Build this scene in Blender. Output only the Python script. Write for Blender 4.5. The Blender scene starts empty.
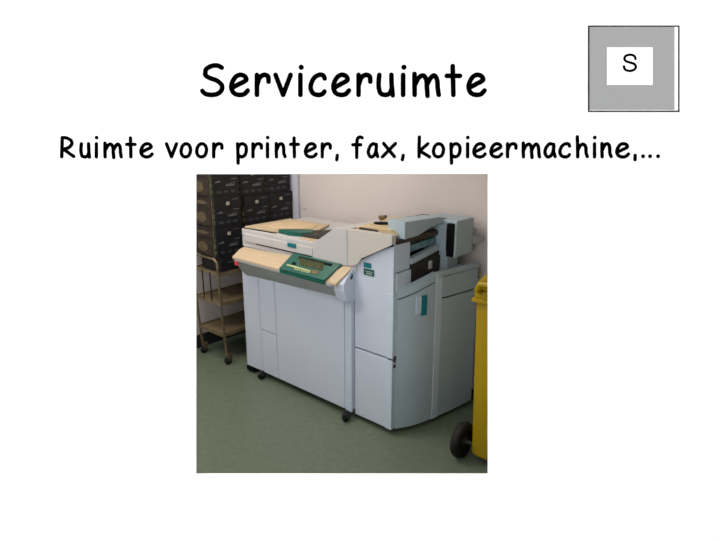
import bpy, bmesh, math, random
from mathutils import Vector, Matrix
random.seed(7)
S = bpy.context.scene
COL = S.collection
# ------------------------------------------------------------------ camera
FPX = 560.0
H = 1.65
PITCH = math.atan(152/560)
cam_d = bpy.data.cameras.new('camera')
cam_d.sensor_width = 36; cam_d.lens = 36*FPX/720; cam_d.clip_start = .05
cam = bpy.data.objects.new('camera', cam_d); COL.objects.link(cam)
cam.location = (0, 0, H); cam.rotation_euler = (math.pi/2-PITCH, 0, 0)
S.camera = cam
# ------------------------------------------------------------------ sky, exposure
S.view_settings.view_transform = 'Standard'; S.view_settings.look = 'None'
S.view_settings.exposure = 0; S.view_settings.gamma = 1
S.view_settings.use_curve_mapping = False
W = bpy.data.worlds.new('overcast_daylight'); S.world = W; W.use_nodes = True
bg = W.node_tree.nodes['Background']
bg.inputs['Color'].default_value = (.97, .985, 1.0, 1); bg.inputs['Strength'].default_value = 1.52

# local frame of the service room: u along the copier front (to the right, nearer),
# v towards the back wall, origin on the floor under the copier's right front corner
O = (-.0396, 2.8372); ANG = math.atan2(-.663, .749)
CA, SA = math.cos(ANG), math.sin(ANG)
def w2(u, v, z=0): return Vector((O[0]+u*CA-v*SA, O[1]+u*SA+v*CA, z))
# viewing-side board plane (square to the camera axis, 2 m away, standing on the floor)
D = 2.0
AX = Vector((0, math.cos(PITCH), -math.sin(PITCH))); UP = Vector((0, math.sin(PITCH), math.cos(PITCH)))
BC = Vector((0, 0, H))+AX*D
PX = D/FPX

def lamp(name, u, v, z, sx, sy, e, col):
    l = bpy.data.lights.new(name, 'AREA'); l.shape = 'RECTANGLE'; l.size = sx; l.size_y = sy
    l.energy = e; l.color = col
    o = bpy.data.objects.new(name, l); COL.objects.link(o)
    o.location = w2(u, v, z); o.rotation_euler = (0, 0, ANG)
    return o
lamp('unseen_lamp_light', -.75, -.55, 2.42, 1.2, .3, 19, (1, .91, .80))
lamp('unseen_lamp_light', -.95, -1.55, 2.42, 1.2, .3, 31, (.95, .97, 1))  # added cool fill from the left front, no such lamp in view

# ------------------------------------------------------------------ materials
def lin(c): return tuple(((x/255+.055)/1.055)**2.4 if x/255 > .04045 else x/255/12.92 for x in c)
def mat(name, rgb, rough=.5, metal=0, spec=.4, noise=0, nscale=20, rgb2=None, bump=0, bscale=80, emit=0, alpha=1):
    m = bpy.data.materials.new(name); m.use_nodes = True
    nt = m.node_tree; b = nt.nodes['Principled BSDF']
    c = lin(rgb)+(1,)
    b.inputs['Base Color'].default_value = c
    b.inputs['Roughness'].default_value = rough; b.inputs['Metallic'].default_value = metal
    b.inputs['Specular IOR Level'].default_value = spec
    if emit:
        b.inputs['Emission Color'].default_value = c; b.inputs['Emission Strength'].default_value = emit
    tc = nt.nodes.new('ShaderNodeTexCoord')
    if noise or rgb2:
        n = nt.nodes.new('ShaderNodeTexNoise'); n.inputs['Scale'].default_value = nscale; n.inputs['Detail'].default_value = 6
        nt.links.new(tc.outputs['Object'], n.inputs['Vector'])
        r = nt.nodes.new('ShaderNodeValToRGB'); r.color_ramp.elements[0].position = .35; r.color_ramp.elements[1].position = .65
        if rgb2: a, d = lin(rgb)+(1,), lin(rgb2)+(1,)
        else: a, d = tuple(x*(1-noise) for x in c[:3])+(1,), tuple(min(1, x*(1+noise)) for x in c[:3])+(1,)
        r.color_ramp.elements[0].color = a; r.color_ramp.elements[1].color = d
        nt.links.new(n.outputs['Fac'], r.inputs['Fac']); nt.links.new(r.outputs['Color'], b.inputs['Base Color'])
    if bump:
        n2 = nt.nodes.new('ShaderNodeTexNoise'); n2.inputs['Scale'].default_value = bscale
        nt.links.new(tc.outputs['Object'], n2.inputs['Vector'])
        bp = nt.nodes.new('ShaderNodeBump'); bp.inputs['Strength'].default_value = bump; bp.inputs['Distance'].default_value = .01
        nt.links.new(n2.outputs['Fac'], bp.inputs['Height']); nt.links.new(bp.outputs['Normal'], b.inputs['Normal'])
    return m
M = dict(
 floor=mat('grey_green_vinyl', (96,105,88), .4, spec=.35, nscale=28, rgb2=(103,113,96), bump=.02),
 wall=mat('warm_white_paint', (205,198,196), .9, spec=.1, noise=.02, nscale=3),
 trimw=mat('cool_white_paint', (196,198,212), .7, spec=.2, noise=.02),
 skirt=mat('dark_rubber_skirting', (34,38,42), .7, noise=.1),
 ceil=mat('ceiling_paint', (225,222,215), .95, noise=.02),
 board=mat('matt_white_board', (252,252,252), 1, spec=0),
 ink=mat('black_lettering', (2,2,2), 1, spec=0),
 sgrey=mat('sign_grey', (157,156,156), 1, spec=0), swhite=mat('sign_white', (252,252,252), 1, spec=0),
 body=mat('cool_grey_plastic', (192,200,216), .55, noise=.015, nscale=4, bump=.01, bscale=400),
 upper=mat('light_grey_plastic', (188,187,188), .55, noise=.015, nscale=4),
 beige=mat('cream_plastic', (188,168,140), .55, noise=.02, nscale=5),
 warm=mat('warm_grey_plastic', (192,188,182), .55, noise=.015, nscale=4),
 side=mat('blue_grey_plastic', (165,182,192), .5, noise=.02, nscale=5),
 panel=mat('pale_blue_plastic', (188,202,216), .5, noise=.02),
 lip=mat('mid_grey_plastic', (164,168,170), .55, noise=.02),
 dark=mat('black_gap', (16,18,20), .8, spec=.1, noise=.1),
 teal=mat('teal_plastic', (6,84,72), .4, noise=.05),
 tealb=mat('teal_blue_plastic', (12,110,120), .4, noise=.05),
 lcd=mat('olive_lcd', (52,62,28), .15, noise=.25, nscale=25),
 key=mat('cream_keys', (205,205,150), .5, noise=.1),
 keyd=mat('brown_keys', (110,90,50), .5, noise=.1),
 olive=mat('worn_tray_surface', (190,170,125), .6, nscale=14, rgb2=(214,190,160)),
 brown=mat('roller_brown', (38,30,22), .5, nscale=60, rgb2=(84,74,56)),
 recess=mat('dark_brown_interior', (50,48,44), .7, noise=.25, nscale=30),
 blue=mat('blue_paper_sheets', (66,110,128), .6, nscale=40, rgb2=(120,150,158)),
 chrome=mat('worn_chrome_tube', (128,116,94), .35, .7, noise=.15, nscale=30),
 shelf=mat('brown_shelf', (112,98,74), .5, noise=.12, nscale=12),
 rubber=mat('black_rubber', (18,18,20), .7, noise=.15),
 carton=mat('black_printed_carton', (17,17,21), .6, nscale=30, rgb2=(24,24,30)),
 cartonside=mat('brown_printed_carton_end', (28,21,14), .6, nscale=18, rgb2=(50,40,28)),
 tape=mat('yellow_green_tape', (92,94,58), .4, nscale=60, rgb2=(52,54,30)),
 sticker=mat('cream_sticker', (176,170,150), .6, noise=.08),
 print=mat('grey_white_print', (96,98,102), .6, noise=.15, nscale=90),
 hole=mat('dark_grey_hand_hole', (62,64,70), .7, noise=.15, nscale=90),
 pale=mat('pale_white_print', (176,178,176), .6, noise=.15, nscale=90),
 tan=mat('tan_print', (88,76,56), .6, noise=.2, nscale=30),
 red=mat('red_sticker', (196,44,60), .5, noise=.1, nscale=80),
 yellow=mat('yellow_bin_plastic', (158,130,6), .4, noise=.06, nscale=6),
 hub=mat('grey_hub', (60,60,60), .5, noise=.1),
 glow=mat('lamp_diffuser', (255,240,220), .5, emit=1.5, noise=.01),
)
# ------------------------------------------------------------------ mesh helpers
class MB:
    def __init__(s): s.bm = bmesh.new()
    def _merge(s, b):
        me = bpy.data.meshes.new('t'); b.to_mesh(me); b.free(); s.bm.from_mesh(me); bpy.data.meshes.remove(me); return s
    def hexa(s, pts, bev=0):      # 4 bottom + 4 top points
        b = bmesh.new(); v = [b.verts.new(p) for p in pts]
        for f in ((3,2,1,0),(4,5,6,7),(0,1,5,4),(1,2,6,5),(2,3,7,6),(3,0,4,7)): b.faces.new([v[i] for i in f])
        bmesh.ops.recalc_face_normals(b, faces=b.faces)
        if bev: bmesh.ops.bevel(b, geom=list(b.edges), offset=bev, segments=2, affect='EDGES', profile=.6)
        return s._merge(b)
    def box(s, x0, x1, y0, y1, z0, z1, bev=0):
        return s.hexa([(x0,y0,z0),(x1,y0,z0),(x1,y1,z0),(x0,y1,z0),(x0,y0,z1),(x1,y0,z1),(x1,y1,z1),(x0,y1,z1)], bev)
    def prism(s, poly, ax, a, b2, bev=0):   # poly in the other two axes (cyclic order), extruded on axis ax
        b = bmesh.new()
        def mk(p, t):
            return {'x': (t, p[0], p[1]), 'y': (p[0], t, p[1]), 'z': (p[0], p[1], t)}[ax]
        A = [b.verts.new(mk(p, a)) for p in poly]; B = [b.verts.new(mk(p, b2)) for p in poly]
        b.faces.new(A); b.faces.new(B[::-1]); n = len(poly)
        for i in range(n): b.faces.new([A[i], A[(i+1) % n], B[(i+1) % n], B[i]])
        bmesh.ops.recalc_face_normals(b, faces=b.faces)
        if bev: bmesh.ops.bevel(b, geom=list(b.edges), offset=bev, segments=2, affect='EDGES', profile=.6)
        return s._merge(b)
    def cyl(s, p, q, r, n=20, r2=None):
        p, q = Vector(p), Vector(q); d = q-p; b = bmesh.new()
        bmesh.ops.create_cone(b, cap_ends=True, segments=n, radius1=r, radius2=r if r2 is None else r2, depth=d.length)
        mt = Matrix.Translation((p+q)/2) @ d.to_track_quat('Z', 'Y').to_matrix().to_4x4()
        bmesh.ops.transform(b, matrix=mt, verts=b.verts)
        return s._merge(b)
    def tube(s, pts, r, n=12):
        for i in range(len(pts)-1): s.cyl(pts[i], pts[i+1], r, n)
        for p in pts[1:-1]:
            b = bmesh.new(); bmesh.ops.create_uvsphere(b, u_segments=n, v_segments=8, radius=r*1.02)
            bmesh.ops.translate(b, vec=Vector(p), verts=b.verts); s._merge(b)
        return s
    def torus(s, c, ax, R, r, n=28, m=10):
        b = bmesh.new(); rings = []
        for i in range(n):
            a = 2*math.pi*i/n; ring = []
            for j in range(m):
                t = 2*math.pi*j/m; k = R+r*math.cos(t); h = r*math.sin(t)*1.15
                p = {'x': (h, k*math.cos(a), k*math.sin(a)), 'y': (k*math.cos(a), h, k*math.sin(a))}[ax]
                ring.append(b.verts.new(Vector(c)+Vector(p)))
            rings.append(ring)
        for i in range(n):
            for j in range(m): b.faces.new([rings[i][j], rings[(i+1) % n][j], rings[(i+1) % n][(j+1) % m], rings[i][(j+1) % m]])
        bmesh.ops.recalc_face_normals(b, faces=b.faces)
        return s._merge(b)
    def build(s, name, m, parent=None, org=(0,0,0), smooth=False):
        if org != (0,0,0): bmesh.ops.translate(s.bm, vec=-Vector(org), verts=s.bm.verts)
        me = bpy.data.meshes.new(name); s.bm.to_mesh(me); s.bm.free()
        me.materials.append(M[m])
        if smooth:
            for p in me.polygons: p.use_smooth = True
            try: me.set_sharp_from_angle(angle=math.radians(40))
            except Exception: pass
        o = bpy.data.objects.new(name, me); COL.objects.link(o)
        if parent: o.parent = parent
        return o
def tag(o, label=None, cat=None, group=None, kind=None):
    if label: o['label'] = label
    if cat: o['category'] = cat
    if group: o['group'] = group
    if kind: o['kind'] = kind
    return o
def thing(name, label, cat, u, v, z=0, group=None):
    o = bpy.data.objects.new(name, None); COL.objects.link(o); o.empty_display_size = .1
    o.location = w2(u, v, z); o.rotation_euler = (0, 0, ANG)
    return tag(o, label, cat, group)
def copy_tree(o, parent=None):
    c = o.copy(); COL.objects.link(c); c.parent = parent
    for ch in list(o.children): copy_tree(ch, c)
    return c

# ------------------------------------------------------------------ structure
ZC = 2.5
def struct(name, mb, m):
    return tag(mb.build(name, m), kind='structure')
struct('floor', MB().box(-4.5, 4.5, -2.5, 5.6, -.05, 0), 'floor')
tag(bpy.data.objects['floor'])
def board_y(z): return BC.y + (z-BC.z)*math.tan(PITCH)     # y of the board plane at height z
def hit(fix, val, z):           # where a wall line meets the board plane (back face)
    yb = board_y(z)+.012
    if fix == 'u':   # v varies: y = O1+u*SA+v*CA
        v = (yb-O[1]-val*SA)/CA; return (val, v)
    u = (yb-O[1]-val*CA)/SA; return (u, val)
UL, VB = -1.56, .66
def wall(name, a, b, thick, z0, z1, m, off=(0,0)):
    # a, b : functions z -> (u,v); thick: (du,dv)
    pts = []
    for z in (z0, z1):
        pa, pb = a(z), b(z)
        for p in (pa, pb, (pb[0]+thick[0], pb[1]+thick[1]), (pa[0]+thick[0], pa[1]+thick[1])):
            pts.append(tuple(w2(p[0], p[1], z)))
    return struct(name, MB().hexa(pts), m)
wall('wall_left', lambda z: hit('u', UL, z), lambda z: (UL, VB), (-.08, 0), 0, ZC, 'wall')
wall('wall_back', lambda z: (UL-.08, VB), lambda z: hit('v', VB, z), (0, .08), 0, ZC, 'wall')
wall('baseboard_left', lambda z: hit('u', UL+.012, z), lambda z: (UL+.012, VB), (-.0115, 0), 0, .1, 'skirt')
wall('baseboard_back', lambda z: (UL+.014, VB-.012), lambda z: hit('v', VB-.012, z), (0, .0115), 0, .07, 'skirt')
# ceiling of the room behind the board (triangular room)
c = [w2(UL-.08, VB+.08)] + [w2(*hit('v', VB+.08, ZC))] + [w2(*hit('u', UL-.08, ZC))]
mb = MB(); mb.prism([(p.x, p.y) for p in c], 'z', ZC, ZC+.06); struct('ceiling', mb, 'ceil')
# pale pilaster left of the vertical conduit, and the cable trunking itself
tr = thing('trim_1', None, None, 0, 0); tr['kind'] = 'structure'
MB().box(-1.38, -1.135, VB-.018, VB, .1, ZC).build('pilaster_face', 'trimw', tr)
tr = thing('trim_2', None, None, 0, 0); tr['kind'] = 'structure'
MB().box(-1.135, -1.112, VB-.024, VB, .1, ZC, .003).box(-1.112, -1.05, VB-.005, VB, 1.010, 1.018, .001).build('conduit', 'trimw', tr)

# the big white board with its opening
def on_board(o, dz=0):
    o.matrix_world = Matrix.Translation(BC) @ Matrix.Rotation(math.pi/2-PITCH, 4, 'X')
    return o
def bx(px): return (px-360)*PX
def by(py): return (270-py)*PX
bb = -(H-D*math.sin(PITCH))/math.cos(PITCH)          # reaches the floor
bt = (ZC+.06-BC.z)/math.cos(PITCH)
x0, x1, y0, y1 = bx(196), bx(488), by(474), by(174)
T = .006
mb = MB()
mb.box(-3.05, x0, bb, bt, -T, 0).box(x1, 2.45, bb, bt, -T, 0).box(x0, x1, y1, bt, -T, 0).box(x0, x1, bb, y0, -T, 0)
bmesh.ops.remove_doubles(mb.bm, verts=mb.bm.verts, dist=1e-5)
board = on_board(mb.build('wall_front', 'board')); board['kind'] = 'structure'

# ------------------------------------------------------------------ handwriting strokes
G = {
'S': [[(.98,1.27),(.78,1.37),(.5,1.36),(.22,1.22),(.15,1.0),(.38,.84),(.72,.72),(.97,.5),(.97,.24),(.76,.05),(.42,0),(.14,.06),(0,.2)]],
'e': [[(.1,.38),(.5,.55),(.9,.74),(.8,.94),(.5,1),(.2,.84),(.0,.45),(.12,.12),(.45,0),(.78,.04),(1,.22)]],
'r': [[(.03,1),(.03,.5),(.03,0)],[(.05,.5),(.25,.85),(.6,1),(.93,.92),(.97,.66)]],
'v': [['L',(0,1),(.5,0),(1,1)]],
'i': [[(.5,1),(.5,.5),(.5,0)]],
'c': [[(1,.82),(.9,.97),(.6,1),(.22,.82),(0,.42),(.15,.1),(.5,0),(.82,.04),(.98,.17)]],
'u': [[(.05,1),(0,.5),(.12,.1),(.45,0),(.78,.08),(.93,.35)],[(.9,1),(.92,.5),(1,-.02)]],
'm': [['L',(.03,1.05),(.03,.5),(.04,0)],[(.05,.5),(.2,.85),(.38,.97),(.5,.75),(.53,.3),(.55,-.05)],[(.53,.5),(.68,.85),(.82,.97),(.93,.75),(.96,.3),(1,0)]],
't': [['L',(.45,1.35),(.5,0)],['L',(0,.95),(1,.95)]],
'R': [['L',(.05,1.38),(.03,.7),(0,0)],[(.05,1.38),(.5,1.32),(.85,1.05),(.6,.72),(.1,.58)],['L',(.15,.58),(1,.03)]],
'o': [[(.5,1),(.15,.82),(0,.42),(.15,.1),(.5,0),(.85,.14),(1,.55),(.85,.88),(.5,1)]],
'p': [['L',(.04,1),(.08,.2),(.1,-.48)],[(.06,.6),(.25,.9),(.6,1),(.93,.82),(.97,.45),(.8,.12),(.45,.0),(.14,.12)]],
'n': [['L',(.03,1.02),(.03,.5),(.05,0)],[(.05,.5),(.3,.88),(.6,1),(.82,.8),(.86,.3),(1,.02)]],
',': [['L',(1,.12),(0,-.22)]],
'.': [['L',(.5,.04),(.5,.05)]],
'f': [[(1,1.36),(.75,1.42),(.5,1.28),(.43,.9),(.42,.4),(.42,-.05)],['L',(0,.92),(.85,.92)]],
'a': [[(.85,.9),(.5,1),(.15,.75),(0,.35),(.18,.03),(.48,.03),(.75,.3),(.88,.8)],['L',(.86,.95),(.84,.4),(1,.02)]],
'x': [['L',(.1,1.02),(.92,.02)],['L',(1,1.02),(0,.0)]],
'k': [['L',(.06,1.42),(.03,.7),(.03,0)],['L',(.85,1),(.1,.46),(1,.0)]],
'h': [['L',(0,1.44),(.04,.7),(.04,0)],[(.06,.5),(.3,.86),(.6,.96),(.84,.75),(.88,.3),(1,.02)]],
}
def smooth(p, n=7):
    if p[0] == 'L': return p[1:]
    out = []
    q = [p[0]]+p+[p[-1]]
    if p[0] == p[-1]: q = [p[-2]]+p+[p[1]]
    for i in range(1, len(q)-2):
        a, b, c, d = q[i-1:i+3]
        for k in range(n):
            t = k/n
            out.append(tuple(.5*(2*b[j]+(c[j]-a[j])*t+(2*a[j]-5*b[j]+4*c[j]-d[j])*t*t+(3*b[j]-a[j]-3*c[j]+d[j])*t**3) for j in (0,1)))
    return out+[p[-1]]
def stroke(mb, pts, r, z0, z1):
    for i, (x, y) in enumerate(pts):
        mb.prism([(x+r*math.cos(a*math.pi/6), y+r*math.sin(a*math.pi/6)) for a in range(12)], 'z', z0, z1)
        if i < len(pts)-1:
            a, b = Vector((x, y)), Vector(pts[i+1]); d = (b-a)
            if d.length < 1e-7: continue
            n = Vector((-d.y, d.x)).normalized()*r
            mb.prism([tuple(a+n), tuple(b+n), tuple(b-n), tuple(a-n)], 'z', z0, z1)
def write(name, items, base, xh, r, label, dot=True):
    mb = MB()
    for ch, xl, xr in items:
        a, b = xl+r, xr-r
        if b < a: a = b = (xl+xr)/2
        for s in G[ch]:
            pts = [(bx(a+(b-a)*p[0]), by(base-r-(xh-2*r)*(p[1] if p[1] < 1.1 else p[1]+.09))) for p in smooth(s)]
            stroke(mb, pts, r*PX*(1.15 if ch == '.' else 1), .0, .0015)
        if ch == 'i':
            m_ = (xl+xr)/2+(.8 if r > 2 else .2); yy = base-r-(xh-2*r)*(1.38 if r > 2 else 1.47)
            stroke(mb, [(bx(m_), by(yy))], (r*1.12)*PX, 0, .0015)
    return tag(on_board(mb.build(name, 'ink')), label, 'lettering')
title = [('S',200,224.6),('e',228.9,250.2),('r',254.2,271.3),('v',273.2,293),('i',298.3,302.5),('c',308.2,327.1),('e',331,351.4),
 ('r',355.8,373),('u',376.2,395.2),('i',401,405.2),('m',411.3,441.2),('t',444.3,462.4),('e',466.2,486.9)]
write('heading_lettering', title, 97.3, 24.8, 2.4, 'large black handwritten-style heading Serviceruimte across the top of the white wall')
sub = [('R',60,75.6),('u',79.3,91.2),('i',95,97.9),('m',102.8,123),('t',125,136.8),('e',139.2,153.9),
 ('v',164.8,178.3),('o',179.4,192.3),('o',195,208.3),('r',211.7,223.9),
 ('p',235.5,248.3),('r',251,263.4),('i',266,269),('n',274.3,286.8),('t',288.8,300.1),('e',303.7,317.9),('r',320.3,332.3),(',',335,339),
 ('f',351,363.9),('a',366.6,379.4),('x',380.6,397.2),(',',400.6,405),
 ('k',417,431.2),('o',431.7,445.2),('p',448.8,461.9),('i',466.1,469),('e',472.1,486.8),('e',489.2,503.4),('r',505.5,517.9),
 ('m',521,541.2),('a',543.2,556.8),('c',558.1,571.2),('h',575.5,589),('i',592.9,596),('n',599.9,612.8),('e',615,630.1),(',',633.2,636.8),
 ('.',641,645),('.',648,652),('.',656,660)]
write('text_lettering', sub, 158.6, 16.6, 1.72, 'smaller black handwritten-style line of text starting Ruimte voor printer')

# the small S sign in the upper right corner
sg = bpy.data.objects.new('sign', None); COL.objects.link(sg); on_board(sg)
tag(sg, 'small square grey sign with a black letter S on a white patch, upper right', 'sign')
def pxbox(mb, a, b, c_, d, z0, z1): return mb.box(bx(a), bx(b), by(d), by(c_), z0, z1)
pxbox(MB(), 588.6, 678.6, 26.4, 111.4, 0, .001).build('backing', 'swhite', sg)
pxbox(MB(), 589.2, 674.2, 27.2, 109.9, .001, .002).build('grey_panel', 'sgrey', sg)
mb = MB(); pxbox(mb, 588, 589.1, 25.8, 111.9, 0, .003); pxbox(mb, 678, 679.1, 25.8, 111.9, 0, .003)
pxbox(mb, 588, 679.1, 25.8, 26.9, 0, .003); pxbox(mb, 588, 679.1, 110.8, 111.9, 0, .003); mb.build('border', 'ink', sg)
pxbox(MB(), 606.7, 652.2, 47.7, 85.2, .002, .003).build('patch', 'swhite', sg)
mb = MB(); pxbox(mb, 607.2, 652.6, 85.2, 85.7, .002, .0025); pxbox(mb, 652.2, 652.7, 48.2, 85.7, .002, .0025); mb.build('patch_edge_shade', 'lip', sg)  # shade of the patch painted as grey strips below and right
mb = MB()
Sg = [(.97,1.03),(.9,1.25),(.7,1.37),(.45,1.39),(.18,1.3),(.05,1.07),(.16,.85),(.5,.72),(.85,.6),(1,.37),(.9,.13),(.62,0),(.38,0),(.1,.12),(0,.38)]
stroke(mb, [(bx(623.4+p[0]*12), by(71.1-p[1]/1.39*16)) for p in smooth(Sg)], 1.25*PX, .003, .0035)
mb.build('letter', 'ink', sg)

# ------------------------------------------------------------------ copier
cp = thing('photocopier', 'large pale grey floor-standing photocopier with teal control panel and finisher', 'photocopier', -.4, .3)
oc = (-.4, .3, 0)
def P(mb, name, m, parent=cp, smooth=False, label=None):
    o = mb.build(name, m, parent, oc, smooth)
    if label: o['label'] = label
    return o
# main cabinet carcass + doors on the front
P(MB().box(-.958, -.005, .012, .62, .06, .72, .004), 'cabinet', 'body')
P(MB().box(-.972, -.959, .02, .62, .05, .70, .003), 'dark_side_strip', 'dark')  # thin black strip down the cabinet's left edge
P(MB().box(-.962, -.008, .05, .60, .035, .06, .003), 'base_plinth', 'dark')
P(MB().box(-.958, -.797, -.002, .014, .05, .715, .004), 'door', 'body')
d2 = P(MB().box(-.793, -.643, -.002, .014, .345, .715, .004), 'door', 'body')
P(MB().box(-.793, -.643, -.002, .014, .05, .340, .004), 'door', 'body')
P(MB().box(-.639, -.062, -.002, .014, .05, .715, .004), 'door', 'body')
P(MB().box(-.058, -.008, -.002, .014, .045, .72, .004), 'corner_strip', 'panel')
P(MB().box(-.668, -.648, -.006, -.002, .665, .695, .002), 'latch', 'panel', d2)
# control ledge : profile in (v,z)
lp = [(0,.89),(-.03,.872),(-.085,.815),(-.088,.795),(-.04,.745),(0,.71)]
def skew(mb):
    for v in mb.bm.verts:
        if v.co.x < -.9:
            k = max(0, min(1, (v.co.y+.09)/.09))
            v.co.z -= .03*k; v.co.x += .034
    return mb
P(skew(MB().prism([(.03,.89)]+lp+[(.03,.71)], 'x', -.955, -.07, .003)), 'control_ledge', 'lip')
lc = MB().prism([(.001,.8935),(-.03,.8755),(-.088,.8185),(-.0905,.806),(-.07,.806),(0,.87)], 'x', -.965, -.035, .002)
for v in skew(lc).bm.verts:
    if v.co.x > -.2 and v.co.y > -.06: v.co.x += .032
P(lc, 'ledge_cover', 'beige')
P(MB().prism([(.03,.89),(0,.889),(-.05,.842),(-.072,.815),(-.07,.775),(-.05,.714),(.03,.706)], 'x', -.072, .003, .004), 'ledge_end_cap', 'body')
P(MB().box(-.905,-.872,-.094,-.09,.768,.792,.001), 'tag', 'red', label='small red and white sticker')
# console (teal) lying on the slope
def slope(t, h):      # t 0 back .. 1 front on the ledge slope, h height above it ; returns (v,z)
    a, b = Vector((0,.893)), Vector((-.088,.8185)); n = Vector((-.646,.763)); p = a.lerp(b, t)+n*h
    return (p.x, p.y)
def slab(mb, u0, u1, ub0, ub1, t0, t1, h0, h1, bev=0):  # u at back (t0) and at front (t1)
    a, b, c2, d = slope(t0,h0), slope(t1,h0), slope(t0,h1), slope(t1,h1)
    return mb.hexa([(ub0,b[0],b[1]),(ub1,b[0],b[1]),(u1,a[0],a[1]),(u0,a[0],a[1]),(ub0,d[0],d[1]),(ub1,d[0],d[1]),(u1,c2[0],c2[1]),(u0,c2[0],c2[1])], bev)
con = P(slab(MB(), -.45, -.07, -.475, -.11, .0, 1.06, .0, .014, .004).box(-.472, -.113, -.0985, -.0895, .798, .824, .003), 'control_panel', 'teal')
P(slab(MB(), -.385, -.125, -.385, -.125, .12, .26, .0135, .016), 'display_hood', 'dark', con)
P(slab(MB(), -.375, -.18, -.345, -.165, .2, .6, .0135, .017, .001), 'display', 'lcd', con)
P(slab(MB(), -.405, -.375, -.40, -.37, .52, .66, .0135, .0165), 'key_pad', 'dark', con)
for i in range(11):
    u = -.43+.018*i; P(slab(MB(), u, u+.013, u, u+.013, .72+.01*i*.3, .79+.01*i*.3, .0135, .0175), 'key', 'key', con)
    if i > 3: P(slab(MB(), u+.002, u+.011, u+.002, u+.011, .85, .90, .0135, .0175), 'key', 'key', con)
P(slab(MB(), -.225, -.18, -.225, -.18, .68, .86, .0135, .0175, .001), 'key_block', 'keyd', con, label='brown keys')
P(MB().box(-.005, .004, -.012, .0, .835, .86, .001).prism([(-.02,.832),(-.008,.832),(-.008,.85),(-.02,.85)], 'x', .003, .005), 'power_button', 'teal')
# upper body (scanner) with recessed band
P(MB().box(-.945, .0, .012, .60, .72, .935, .004).prism([(-.945,.87),(.02,.87),(.02,.935),(-.945,.935)], 'y', .006, .6, .003), 'scanner_housing', 'upper')
P(MB().box(-.945, -.30, .004, .58, .938, .98, .004).box(-.31,.0,.01,.5,.938,.98), 'scanner_top', 'upper')
P(MB().box(-.91, -.30, -.003, .008, .905, .952, .003), 'front_band', 'upper')
P(MB().box(-.505, -.43, -.006, .0, .93, .955, .002), 'badge', 'tealb', label='dark teal badge')
P(MB().box(-.80,-.31,-.001,.0045,.899,.902), 'seam', 'dark')
# document tray on the left half
tray = P(MB().prism([(-.935,.02),(-.66,.05),(-.50,.25),(-.58,.42),(-.935,.40)], 'z', .98, .994, .004), 'document_tray', 'beige')
P(MB().prism([(-.86,.1),(-.66,.09),(-.56,.26),(-.62,.36),(-.86,.33)], 'z', .994, .9965), 'tray_surface', 'olive', tray)
P(MB().prism([(-.93,.012),(-.67,.035),(-.655,.05),(-.93,.03)], 'z', .9795, .984), 'tray_edge_line', 'dark')  # dark line along the tray's front edge
P(MB().prism([(-.66,.06),(-.56,.05),(-.48,.07),(-.43,.13),(-.50,.20),(-.60,.13)], 'z', .98, 1.004, .004), 'tray_latch', 'teal')
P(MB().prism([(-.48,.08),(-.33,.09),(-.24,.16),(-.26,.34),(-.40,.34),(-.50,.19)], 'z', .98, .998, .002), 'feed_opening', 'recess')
P(MB().prism([(-.44,.03),(-.32,.03),(-.30,.075),(-.42,.07)], 'z', .98, .985, .001), 'scanner_lip', 'beige')
# raised feeder block, front profile in (u,z)
P(MB().prism([(-.298,.985),(-.24,1.015),(-.15,1.072),(-.125,1.088),(-.036,1.094),(-.036,.895),(-.298,.895)], 'y', -.003, .55, .004), 'feeder_block', 'upper')
# front face right of the vertical seam: upper part bounded by the diagonal black seam
P(MB().prism([(-.033,.90),(-.033,1.094),(.235,1.101),(.262,1.098),(.262,1.052),(.06,.95),(.035,.915),(.0,.90)], 'y', -.003, .03, .003), 'feeder_front_panel', 'warm')
P(MB().prism([(-.03,1.085),(.24,1.085),(.20,1.108),(.10,1.115),(-.03,1.10)], 'y', .062, .40, .004), 'feeder_cover', 'olive')
P(MB().hexa([(.03,.10,1.105),(.20,.10,1.105),(.20,.38,1.105),(-.05,.38,1.105),(.03,.10,1.110),(.20,.10,1.112),(.15,.38,1.128),(-.02,.38,1.112)], .004), 'feeder_ramp', 'beige')
P(MB().prism([(.035,.13),(.10,.12),(.13,.18),(.06,.17)], 'z', 1.112, 1.122), 'feeder_slot', 'dark')
P(MB().cyl((-.07,.33,1.09),(-.07,.33,1.112),.014,16).cyl((-.092,.33,1.107),(-.045,.33,1.115),.010,12), 'knob', 'keyd', smooth=True)
P(MB().prism([(.052,.952),(.06,.945),(.20,1.022),(.262,1.046),(.262,1.053),(.19,1.03)], 'y', .0, .012), 'seam', 'dark')
P(MB().box(-.018,.012,.001,.006,1.045,1.058,.002), 'latch', 'panel')
# finisher: front doors, corner column
P(MB().prism([(.002,.445),(.002,.93),(.055,.945),(.15,.995),(.262,1.045),(.262,.80),(.262,.445)], 'y', .014, .03, .003), 'finisher_front_cover', 'body')
P(MB().box(.002, .258, .014, .03, .035, .436, .004), 'finisher_lower_door', 'body')
P(MB().box(-.003, .252, .03, .045, .04, .93).box(.235,.262,.0145,.03,.437,.444), 'finisher_frame', 'dark')
P(MB().box(.222, .2665, .010, .05, .445, .80, .004).box(.222,.2655,.010,.05,.035,.436,.004), 'corner_strip', 'panel')
P(MB().box(.262,.27,.02,.035,.425,.46,.001).box(.262,.27,.02,.035,.395,.412,.001), 'hinge', 'hub')
P(MB().box(.068,.118,.0115,.0145,.905,.932), 'label', 'tealb', label='small teal label')
lb = P(MB().box(.068,.138,.011,.0145,.866,.900), 'label', 'teal', label='teal label with white lines')
P(MB().box(.082,.13,.010,.0112,.886,.889).box(.088,.125,.010,.0112,.874,.879), 'label_lines', 'pale', lb)
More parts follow.
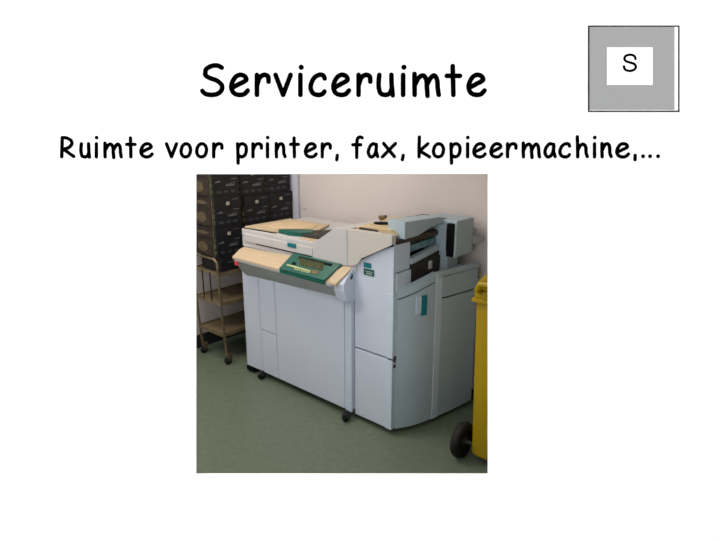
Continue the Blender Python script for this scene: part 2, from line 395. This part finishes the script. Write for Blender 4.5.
# finisher side: curved lower cabinet (plan polygon), top sloping up at the front
plan = [(.268,.045),(.285,.075),(.306,.11),(.322,.15),(.335,.19),(.345,.23),(.353,.268)]
planB = [(.355,.272),(.377,.39),(.393,.50),(.405,.60)]
def wallstrip(pts, zb, zt, th, bev=0):
    mb = MB(); b = mb.bm; n = len(pts)
    C = [[b.verts.new(p) for p in ((x,y,zb(i)),(x,y,zt(i)),(x-th,y,zt(i)),(x-th,y,zb(i)))] for i, (x, y) in enumerate(pts)]
    for i in range(n-1):
        for k in range(4): b.faces.new([C[i][k], C[i+1][k], C[i+1][(k+1) % 4], C[i][(k+1) % 4]])
    b.faces.new(C[0]); b.faces.new(C[-1][::-1])
    bmesh.ops.recalc_face_normals(b, faces=b.faces)
    return mb
zA = [.81,.818,.83,.842,.855,.865,.875]
P(wallstrip([(x-.008,y) for x,y in plan]+[(x-.008,y) for x,y in planB], lambda i: .045, lambda i: (zA+[.873]*4)[i]-.006, .03), 'finisher_core', 'dark')
fd = P(wallstrip(plan, lambda i: .03, lambda i: zA[i]-.052, .02), 'finisher_side_door', 'side', smooth=True)
P(wallstrip(plan, lambda i: zA[i]-.043, lambda i: zA[i], .03), 'finisher_top_rail', 'side', smooth=True)
P(wallstrip([(x+.0005,y) for x,y in [(.354,.262),(.358,.285),(.362,.305)]], lambda i: .028, lambda i: .868, .01), 'corner_strip', 'panel', smooth=True)
P(wallstrip(planB, lambda i: .03, lambda i: .722, .02), 'finisher_rear_panel', 'side', smooth=True)
P(wallstrip(planB, lambda i: .731, lambda i: .845, .02), 'finisher_rear_rail', 'side', smooth=True)
P(wallstrip([(x+.004,y) for x,y in planB], lambda i: .850, lambda i: .873, .03), 'finisher_rear_edge', 'side', smooth=True)
def patch(v0, v1, z0, z1, d):
    def uu(v): return .3215+(v-.15)*(.0235/.08)
    a, b = uu(v0), uu(v1)
    return MB().hexa([(a+d,v0,z0),(b+d,v1,z0),(b-.02,v1,z0),(a-.02,v0,z0),(a+d,v0,z1),(b+d,v1,z1),(b-.02,v1,z1),(a-.02,v0,z1)])
P(patch(.135, .168, .675, .768, .004), 'handle_recess', 'panel', fd)
P(patch(.165, .197, .66, .768, .008), 'handle', 'tealb', fd, label='teal recessed pull handle')
# finisher body behind and top deck
P(MB().prism([(.0,.05),(.25,.05),(.29,.12),(.32,.2),(.335,.28),(.355,.39),(.370,.5),(.383,.62),(.0,.62)], 'z', .04, .80), 'finisher_body', 'side')
P(MB().prism([(.15,.43),(.372,.43),(.388,.5),(.392,.59),(.15,.59)], 'z', .80, .846), 'finisher_deck', 'side')
# tower behind the opening
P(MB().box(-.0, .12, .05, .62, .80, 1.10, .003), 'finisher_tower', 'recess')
P(MB().box(.12, .262, .031, .15, .905, 1.045, .004), 'column', 'panel')
P(MB().box(.12, .268, .035, .155, .80, .90, .004), 'column', 'panel')
P(MB().box(.12, .30, .44, .55, .846, .965, .004), 'column', 'side')
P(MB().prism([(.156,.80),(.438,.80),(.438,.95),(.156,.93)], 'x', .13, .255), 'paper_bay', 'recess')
P(MB().box(.255,.265,.325,.35,.865,.91,.002), 'bay_lever', 'pale')
P(MB().cyl((.24,.05,1.052),(.24,.46,1.052),.017,14).cyl((.22,.06,1.035),(.22,.44,1.035),.013,12), 'roller', 'brown', smooth=True)
P(MB().hexa([(.14,.16,.985),(.25,.16,.985),(.25,.45,1.0),(.14,.45,1.0),(.14,.16,1.015),(.24,.16,1.015),(.24,.45,1.03),(.14,.45,1.03)], .003), 'sheets', 'blue')
P(MB().hexa([(.14,.2,1.075),(.23,.2,1.075),(.23,.44,1.075),(.14,.44,1.075),(.14,.2,1.10),(.22,.2,1.085),(.22,.44,1.115),(.14,.44,1.12)], .003), 'sheets', 'blue')
P(MB().prism([(.155,.925),(.155,.955),(.45,.995),(.57,1.0),(.57,.972),(.45,.965)], 'x', .235, .27, .003), 'tray_rail', 'side')
# hood over the opening, profile (v,z) extruded in u
P(MB().prism([(.085,1.068),(.085,1.156),(.39,1.142),(.54,1.112),(.60,1.115),(.60,1.10),(.44,1.115),(.30,1.095),(.20,1.07)], 'x', .165, .274, .003), 'hood', 'side')
# head box with rear output tray
P(MB().box(.135, .36, .425, .60, .925, 1.125, .006), 'finisher_head', 'side')
P(MB().box(.312, .348, .405, .428, .93, 1.11, .002), 'head_gap', 'dark')
P(MB().box(.12, .305, .408, .428, .96, 1.10, .002), 'head_side', 'side')
P(MB().hexa([(.28,.60,.972),(.37,.60,.972),(.40,.652,.985),(.28,.652,.985),(.28,.60,1.005),(.37,.60,1.005),(.40,.652,1.022),(.28,.652,1.022)], .003), 'output_tray', 'lip')
# castors
def castor(u, v, r=.034, par=cp, org=oc, m2='hub', yaw=.4):
    c = MB().torus((u, v, r), 'x', r-.011, .011).cyl((u-.009,v,r),(u+.009,v,r),r-.012,20).build('castor', 'rubber', par, org, True)
    MB().box(u-.013,u+.013,v-.008,v+.03,r+.004,r+.018 if par is cp else r+.05,.002).cyl((u-.014,v,r),(u+.014,v,r),.007,12).build('castor_fork', m2, c, (0,0,0))
    f = c.children[0]; bmv = f.data
    for vv in bmv.vertices: vv.co -= Vector(org)
    return c
for u, v in ((-.79,-.015),(-.02,-.035),(-.925,.12),(-.77,.5),(-.06,.5)): castor(u, v, .031)
P(MB().box(-.976,-.955,.02,.06,.01,.14,.003).box(-.97,-.90,.0,.05,.012,.04,.004), 'foot', 'dark')

# ------------------------------------------------------------------ trolley
tu, tv = -1.315, .30
ot = (tu, tv, 0)
tl = thing('trolley', 'three-tier metal trolley with brown shelves standing left of the copier', 'trolley', tu, tv)
def TP(mb, name, m, parent=tl, smooth=False): return mb.build(name, m, parent, ot, smooth)
UA, UB2, VA, VZ = -1.175, -1.455, -.03, .632
for z in (.65, .442, .218):
    TP(MB().box(UB2, UA, VA, VZ, z-.012, z-.006, .001).box(UB2, UA, VA-.006, VA, z-.022, z+.004, .001).box(UB2, UA, VZ, VZ+.006, z-.022, z+.004, .001)
       .box(UA, UA+.006, VA, VZ, z-.022, z+.004, .001).box(UB2-.006, UB2, VA, VZ, z-.022, z+.004, .001), 'shelf', 'shelf')
r = .0085
for v in (VA-.012, VZ+.012):
    for u in (UA+.006, UB2-.006): TP(MB().tube([(u+.014, v+.016, .095), (u+.006, v+.006, .3), (u, v, .64), (u, v, .69)], r), 'leg', 'chrome', smooth=True)
    TP(MB().tube([(UA+.006, v, .69), (UA, v, .725), (UA-.03, v, .745), (UB2+.03, v, .745), (UB2, v, .725), (UB2-.006, v, .69)], r), 'hand_rail', 'chrome', smooth=True)
for u in (-1.27, -1.36): TP(MB().tube([(u, VA-.008, .44), (u, VA-.008, .645)], .004), 'dark_upright', 'dark', smooth=True)  # two thin dark uprights between the upper shelves
for u in (UA+.006, UB2-.006):
    for v in (VA-.012, VZ+.012):
        castor(u+.02, v+.022 if v < .3 else v-.02, .03, tl, ot, 'chrome')
        TP(MB().cyl((u+.016, v+.016, .065), (u+.014, v+.015, .12), .011, 12), 'castor_stem', 'chrome', smooth=True)

# ------------------------------------------------------------------ cartons
def make_carton(w, h):     # w along v ; face with the print looks to +u ; depth .29 (u)
    t = thing('paper_carton', 'x', 'box', 0, 0)
    MB().box(-.13, .13, -w/2, w/2, 0, h-.001, .003).build('carton_body', 'carton', t)
    MB().box(-.132, .132, -w/2-.002, w/2+.002, h*.62, h, .003).build('carton_lid', 'carton', t)
    x = .1325
    MB().box(x, x+.001, -w*.07, w*.05, h*.72, h*.83).build('sticker', 'sticker', t)
    for i in (-1, 0, 1):
        mb = MB(); yy = -w*.02+i*w*.27
        mb.prism([(yy+w*.09*math.cos(a*math.pi/6), h*.16+h*.045*math.sin(a*math.pi/6)) for a in range(12)], 'x', .13, .1315)
        mb.build('hand_hole', 'hole', t)
    mb = MB()
    mb.hexa([(x-.003,.1*w,h*.40),(x,.1*w,h*.40),(x,.36*w,h*.45),(x-.003,.36*w,h*.45),(x-.003,.1*w,h*.415),(x,.1*w,h*.415),(x,.36*w,h*.465),(x-.003,.36*w,h*.465)])
    mb.box(x-.003, x, w*.2, w*.42, h*.54, h*.57)
    mb.hexa([(x-.003,-.42*w,h*.47),(x,-.42*w,h*.47),(x,-.2*w,h*.47),(x-.003,-.2*w,h*.47),(x-.003,-.42*w,h*.485),(x,-.42*w,h*.485),(x,-.26*w,h*.54),(x-.003,-.26*w,h*.54)])
    xs = -w*.02
    for i in range(9):
        ww = w*.035; mb.box(x-.003, x, xs, xs+ww*.8, h*.33, h*(.39+.01*(i % 3))); xs += ww*1.1
    mb.box(x-.001, x+.001, w*.15, w*.4, h*.88, h*.90)
    mb.build('print_marks', 'print', t)
    # near end (-v): brown picture print and strips of tape
    y = -w/2-.0025
    MB().box(-.125, .088, y-.0005, y+.0026, .006, h*.6).box(-.125, .088, y-.0005, y+.001, h*.64, h-.006).build('end_print', 'cartonside', t)
    mb = MB()
    mb.prism([(-.03+.055*math.cos(a*math.pi/8)*(1+.15*math.sin(3*a)), h*.3+.035*math.sin(a*math.pi/8)) for a in range(16)], 'y', y-.001, y)
    mb.prism([(-.02+.07*math.cos(a*math.pi/8), h*.8+.012*math.sin(a*math.pi/8)) for a in range(16)], 'y', y-.001, y)
    mb.build('picture_print', 'tan', t)
    mb = MB(); mb.box(.098, .107, y-.001, y+.0026, 0.0, h)
    for i in range(3): mb.box(.113, .124, y-.001, y+.0026, h*(.12+.2*i), h*(.24+.2*i))
    mb.build('tape', 'tape', t)
    return t
HB = .199
cart = [make_carton(.205, HB)]
UC = -1.17-.132
spots = []
for k in range(3): spots.append((UC, .068+(.004 if k == 1 else 0), .755+k*(HB+.001), 0))
PT = HB*.958+.0012
for k in range(3): spots.append((UC-.012*(k > 1), .312 if k < 2 else .2955, .755+k*PT, 1))
for k in range(3): spots.append((UC-.004*(k > 1), .529 if k < 2 else .5135, .755+k*PT, 1))
rown1 = ['lowest', 'second from bottom', 'topmost']
lab = []
for k in range(3): lab.append('black printed paper carton, %s of the near left column above the trolley' % rown1[k])
for nm in ('middle column of the stack', 'right-hand column of the stack by the wall'):
    for k in range(3): lab.append('black paper carton, %s, %s' % (nm, ['lowest, behind the copier', 'just above the copier top', 'topmost'][k]))
# the lowest two columns stand a touch lower: their pitch is slightly smaller
first = cart[0]
src2 = make_carton(.210, HB*.958)
u1 = u2 = False
for i, (u, v, z, kind) in enumerate(spots):
    if kind == 0:
        o = first if not u1 else copy_tree(first); u1 = True
    else:
        o = src2 if not u2 else copy_tree(src2); u2 = True
    o.location = w2(u, v, z)
    tag(o, lab[i], 'box', 'black paper cartons stacked on the trolley')
# dark flat carton under the near column
fc = thing('flat_carton', 'low black carton lying on the trolley top under the near column of cartons', 'box', UC+.02, .05, .6552)
MB().box(-.12, .11, -.06, .575, 0, .097, .003).build('carton_body', 'carton', fc)
MB().box(-.122, .112, -.062, .577, .065, .099, .003).build('carton_lid', 'carton', fc)
MB().box(.1125, .1135, -.01, .04, .055, .06).build('print_marks', 'print', fc)

# ------------------------------------------------------------------ yellow wheeled bin
bn = thing('wheeled_bin', 'yellow plastic wheeled bin at the right edge beside the copier', 'bin', .95, .36)
ob = (.95, .36, 0)
def BP(mb, name, m, parent=bn, smooth=False, label=None):
    o = mb.build(name, m, parent, ob, smooth)
    if label: o['label'] = label
    return o
def ring(u0, u1, v0, v1, z): return [(u0,v0,z),(u1,v0,z),(u1,v1,z),(u0,v1,z)]
BP(MB().hexa(ring(.708,1.17,.085,.53,.045)+ring(.674,1.19,.105,.60,.845), .02), 'body', 'yellow', smooth=True)
BP(MB().box(.664,1.205,.085,.625,.83,.852,.006).box(.672,1.198,.093,.617,.85,.885,.008), 'rim', 'yellow', smooth=True)
BP(MB().prism([(.672,.885),(.68,.925),(.71,.96),(.78,.985),(1.08,.985),(1.16,.96),(1.195,.885)], 'y', .10, .61, .012), 'lid', 'yellow', smooth=True)
BP(MB().tube([(.70,.12,.87),(.70,.07,.90),(.72,.06,.93),(.80,.055,.94),(1.08,.055,.94),(1.16,.06,.93),(1.18,.07,.90),(1.18,.12,.87)], .013), 'handle', 'yellow', smooth=True)
BP(MB().cyl((.64,.105,.093),(1.22,.105,.093),.011,14), 'axle', 'hub', smooth=True)
for u in (.645, 1.222):
    wl = BP(MB().torus((u,.105,.093),'x',.072,.021,36,12).cyl((u-.014,.105,.093),(u+.014,.105,.093),.072,32), 'wheel', 'rubber', smooth=True)
    BP(MB().cyl((u-.02,.105,.093),(u+.02,.105,.093),.024,20), 'wheel_hub', 'hub', wl, smooth=True)

# ------------------------------------------------------------------ unseen ceiling lamps; the one near the white wall is added fill
for (u, v, lbl) in ((-.75,-.55,'nearer to the copier'), (-.95,-1.55,'nearer to the white wall, added as fill')):
    t = thing('unseen_ceiling_lamp', 'white fluorescent ceiling lamp, the one %s' % lbl, 'lamp', u, v, ZC)
    MB().box(-.62, .62, -.16, .16, -.06, 0, .006).build('lamp_housing', 'trimw', t)
    MB().box(-.60, .60, -.14, .14, -.066, -.058, .002).build('diffuser', 'glow', t)
